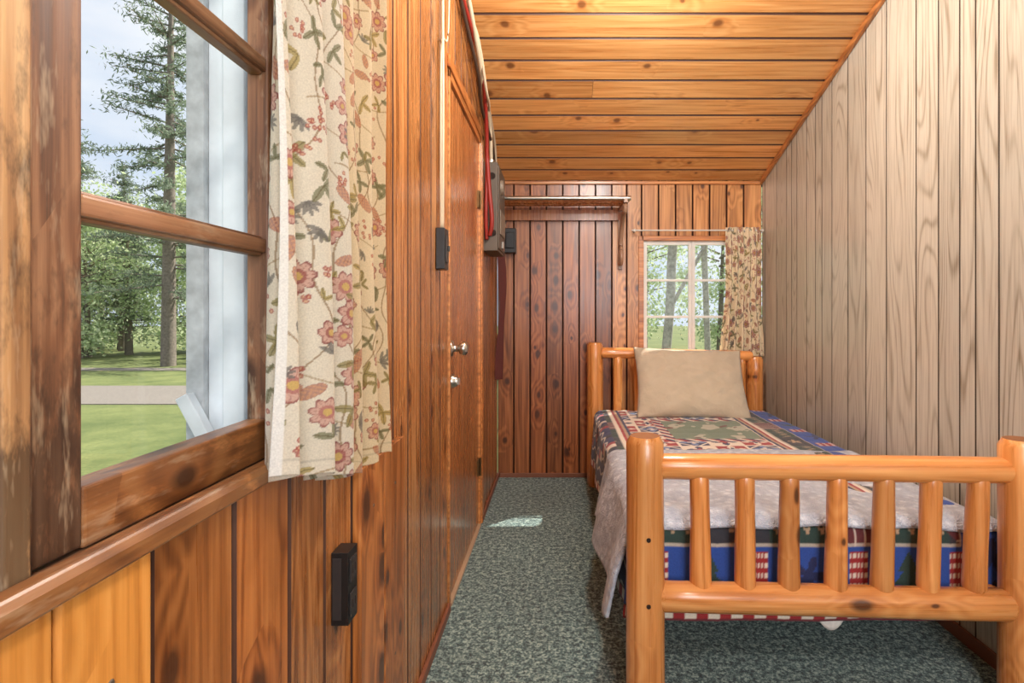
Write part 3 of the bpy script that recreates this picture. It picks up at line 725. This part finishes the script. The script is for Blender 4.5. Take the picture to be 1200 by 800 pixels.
b=B(); b.path(spline([(1.85,10,GZ),(2.0,10,1.2),(2.1,10.1,2.6),(2.5,10.2,5.0)],8),.085,10,0); b.path(spline([(2.0,10,1.2),(2.5,10,2.1),(3.3,10.1,3.4)],8),.035,8,0); b.path(spline([(3.4,12.6,GZ),(3.3,12.6,2.5),(3.2,12.7,5)],8),.07,8,0)
b.build('bare_tree_trunk',[MB2])
b=B()
for i,(p,q,t_) in enumerate(((-.665,-.632,.012),(-.632,-.60,.0),(-.60,-.56,.012),(-.56,-.522,.004),(-.522,-.49,.0))):
    b.box(p,q-.001,1.00-t_,1.05,GZ,2.6,1 if i==0 else 0)
R=Matrix.Translation((-.635,.975,.965))@Matrix.Rotation(math.radians(-28),4,'Y'); b.box(-.012,.012,-.01,.01,-.05,.05,0,R=R)
b.box(-.67,-.50,.95,.987,.87,.915,0)
b.build('exterior_corner_boards',[M_extwhite,M_extgrey],bevel=.002)

# ------------------------------------------------------------ lights
wd=bpy.data.worlds.new('World'); scene.world=wd; wd.use_nodes=True; nt=wd.node_tree; bg=nt.nodes['Background']
tc=nt.nodes.new('ShaderNodeTexCoord'); mp=nt.nodes.new('ShaderNodeMapping'); mp.inputs['Scale'].default_value=(1,1,3); nz=nt.nodes.new('ShaderNodeTexNoise'); nz.inputs['Scale'].default_value=2.2; nz.inputs['Detail'].default_value=5
rp=nt.nodes.new('ShaderNodeValToRGB'); rp.color_ramp.elements[0].position=.38; rp.color_ramp.elements[0].color=lin4((200,216,236)); rp.color_ramp.elements[1].position=.62; rp.color_ramp.elements[1].color=lin4((240,243,248))
nt.links.new(tc.outputs['Generated'],mp.inputs[0]); nt.links.new(mp.outputs[0],nz.inputs['Vector']); nt.links.new(nz.outputs[0],rp.inputs[0]); nt.links.new(rp.outputs[0],bg.inputs[0]); bg.inputs[1].default_value=1.15
def light(name,typ,loc,energy,col=(1,1,1),rot=(0,0,0),**k):
    l=bpy.data.lights.new(name,typ); l.energy=energy; l.color=col
    for a,v in k.items(): setattr(l,a,v)
    o=bpy.data.objects.new(name,l); o.location=loc; o.rotation_euler=rot; scene.collection.objects.link(o); return o
sun=light('sun','SUN',(0,0,10),9.0,(1,.95,.85),angle=.012)
sun.rotation_euler=V((-.74,-.66,-1.15)).to_track_quat('-Z','Y').to_euler()
def fill_fixture(y,zl,xx):  # added fixture, out of view, to carry a fill bulb
    b=B(); zc=ceil(y); zt=min(zl+.18,zc-.05)
    b.tube((xx,y,zc-.03),(xx,y,zt),[(0,.05),(.1,.01),(1,.01)],12,0); b.tube((xx,y,zt),(xx,y,zt-.05),[(0,.03),(1,.15)],24,0)
    b.build('added_fill_fixture',[M_steel])
fill_fixture(-.55,2.38,.5); fill_fixture(1.85,2.40,.35)
light('added_fill_bulb','POINT',(.5,-.55,2.38),64,(1,.96,.90),shadow_soft_size=.13)  # added bulb behind the camera to brighten the room
light('added_fill_bulb','POINT',(.35,1.85,2.40),80,(1,.96,.91),shadow_soft_size=.13)  # second added bulb, above the view, to brighten the far end
light('added_rear_fill','AREA',(.6,YN+.06,1.5),46,(.92,.96,1),(math.radians(90),0,0),shape='RECTANGLE',size=1.1,size_y=1.0)  # added area light at the unseen near wall, fills the room

# ------------------------------------------------------------ camera
cd=bpy.data.cameras.new('camera'); cam=bpy.data.objects.new('camera',cd); scene.collection.objects.link(cam)
cam.location=(0,0,CH); cam.rotation_euler=(math.radians(90),0,0)
cd.sensor_width=36; cd.lens=650/1200*36; cd.shift_x=-55/1200; cd.shift_y=-35/1200; cd.clip_start=.02
scene.camera=cam
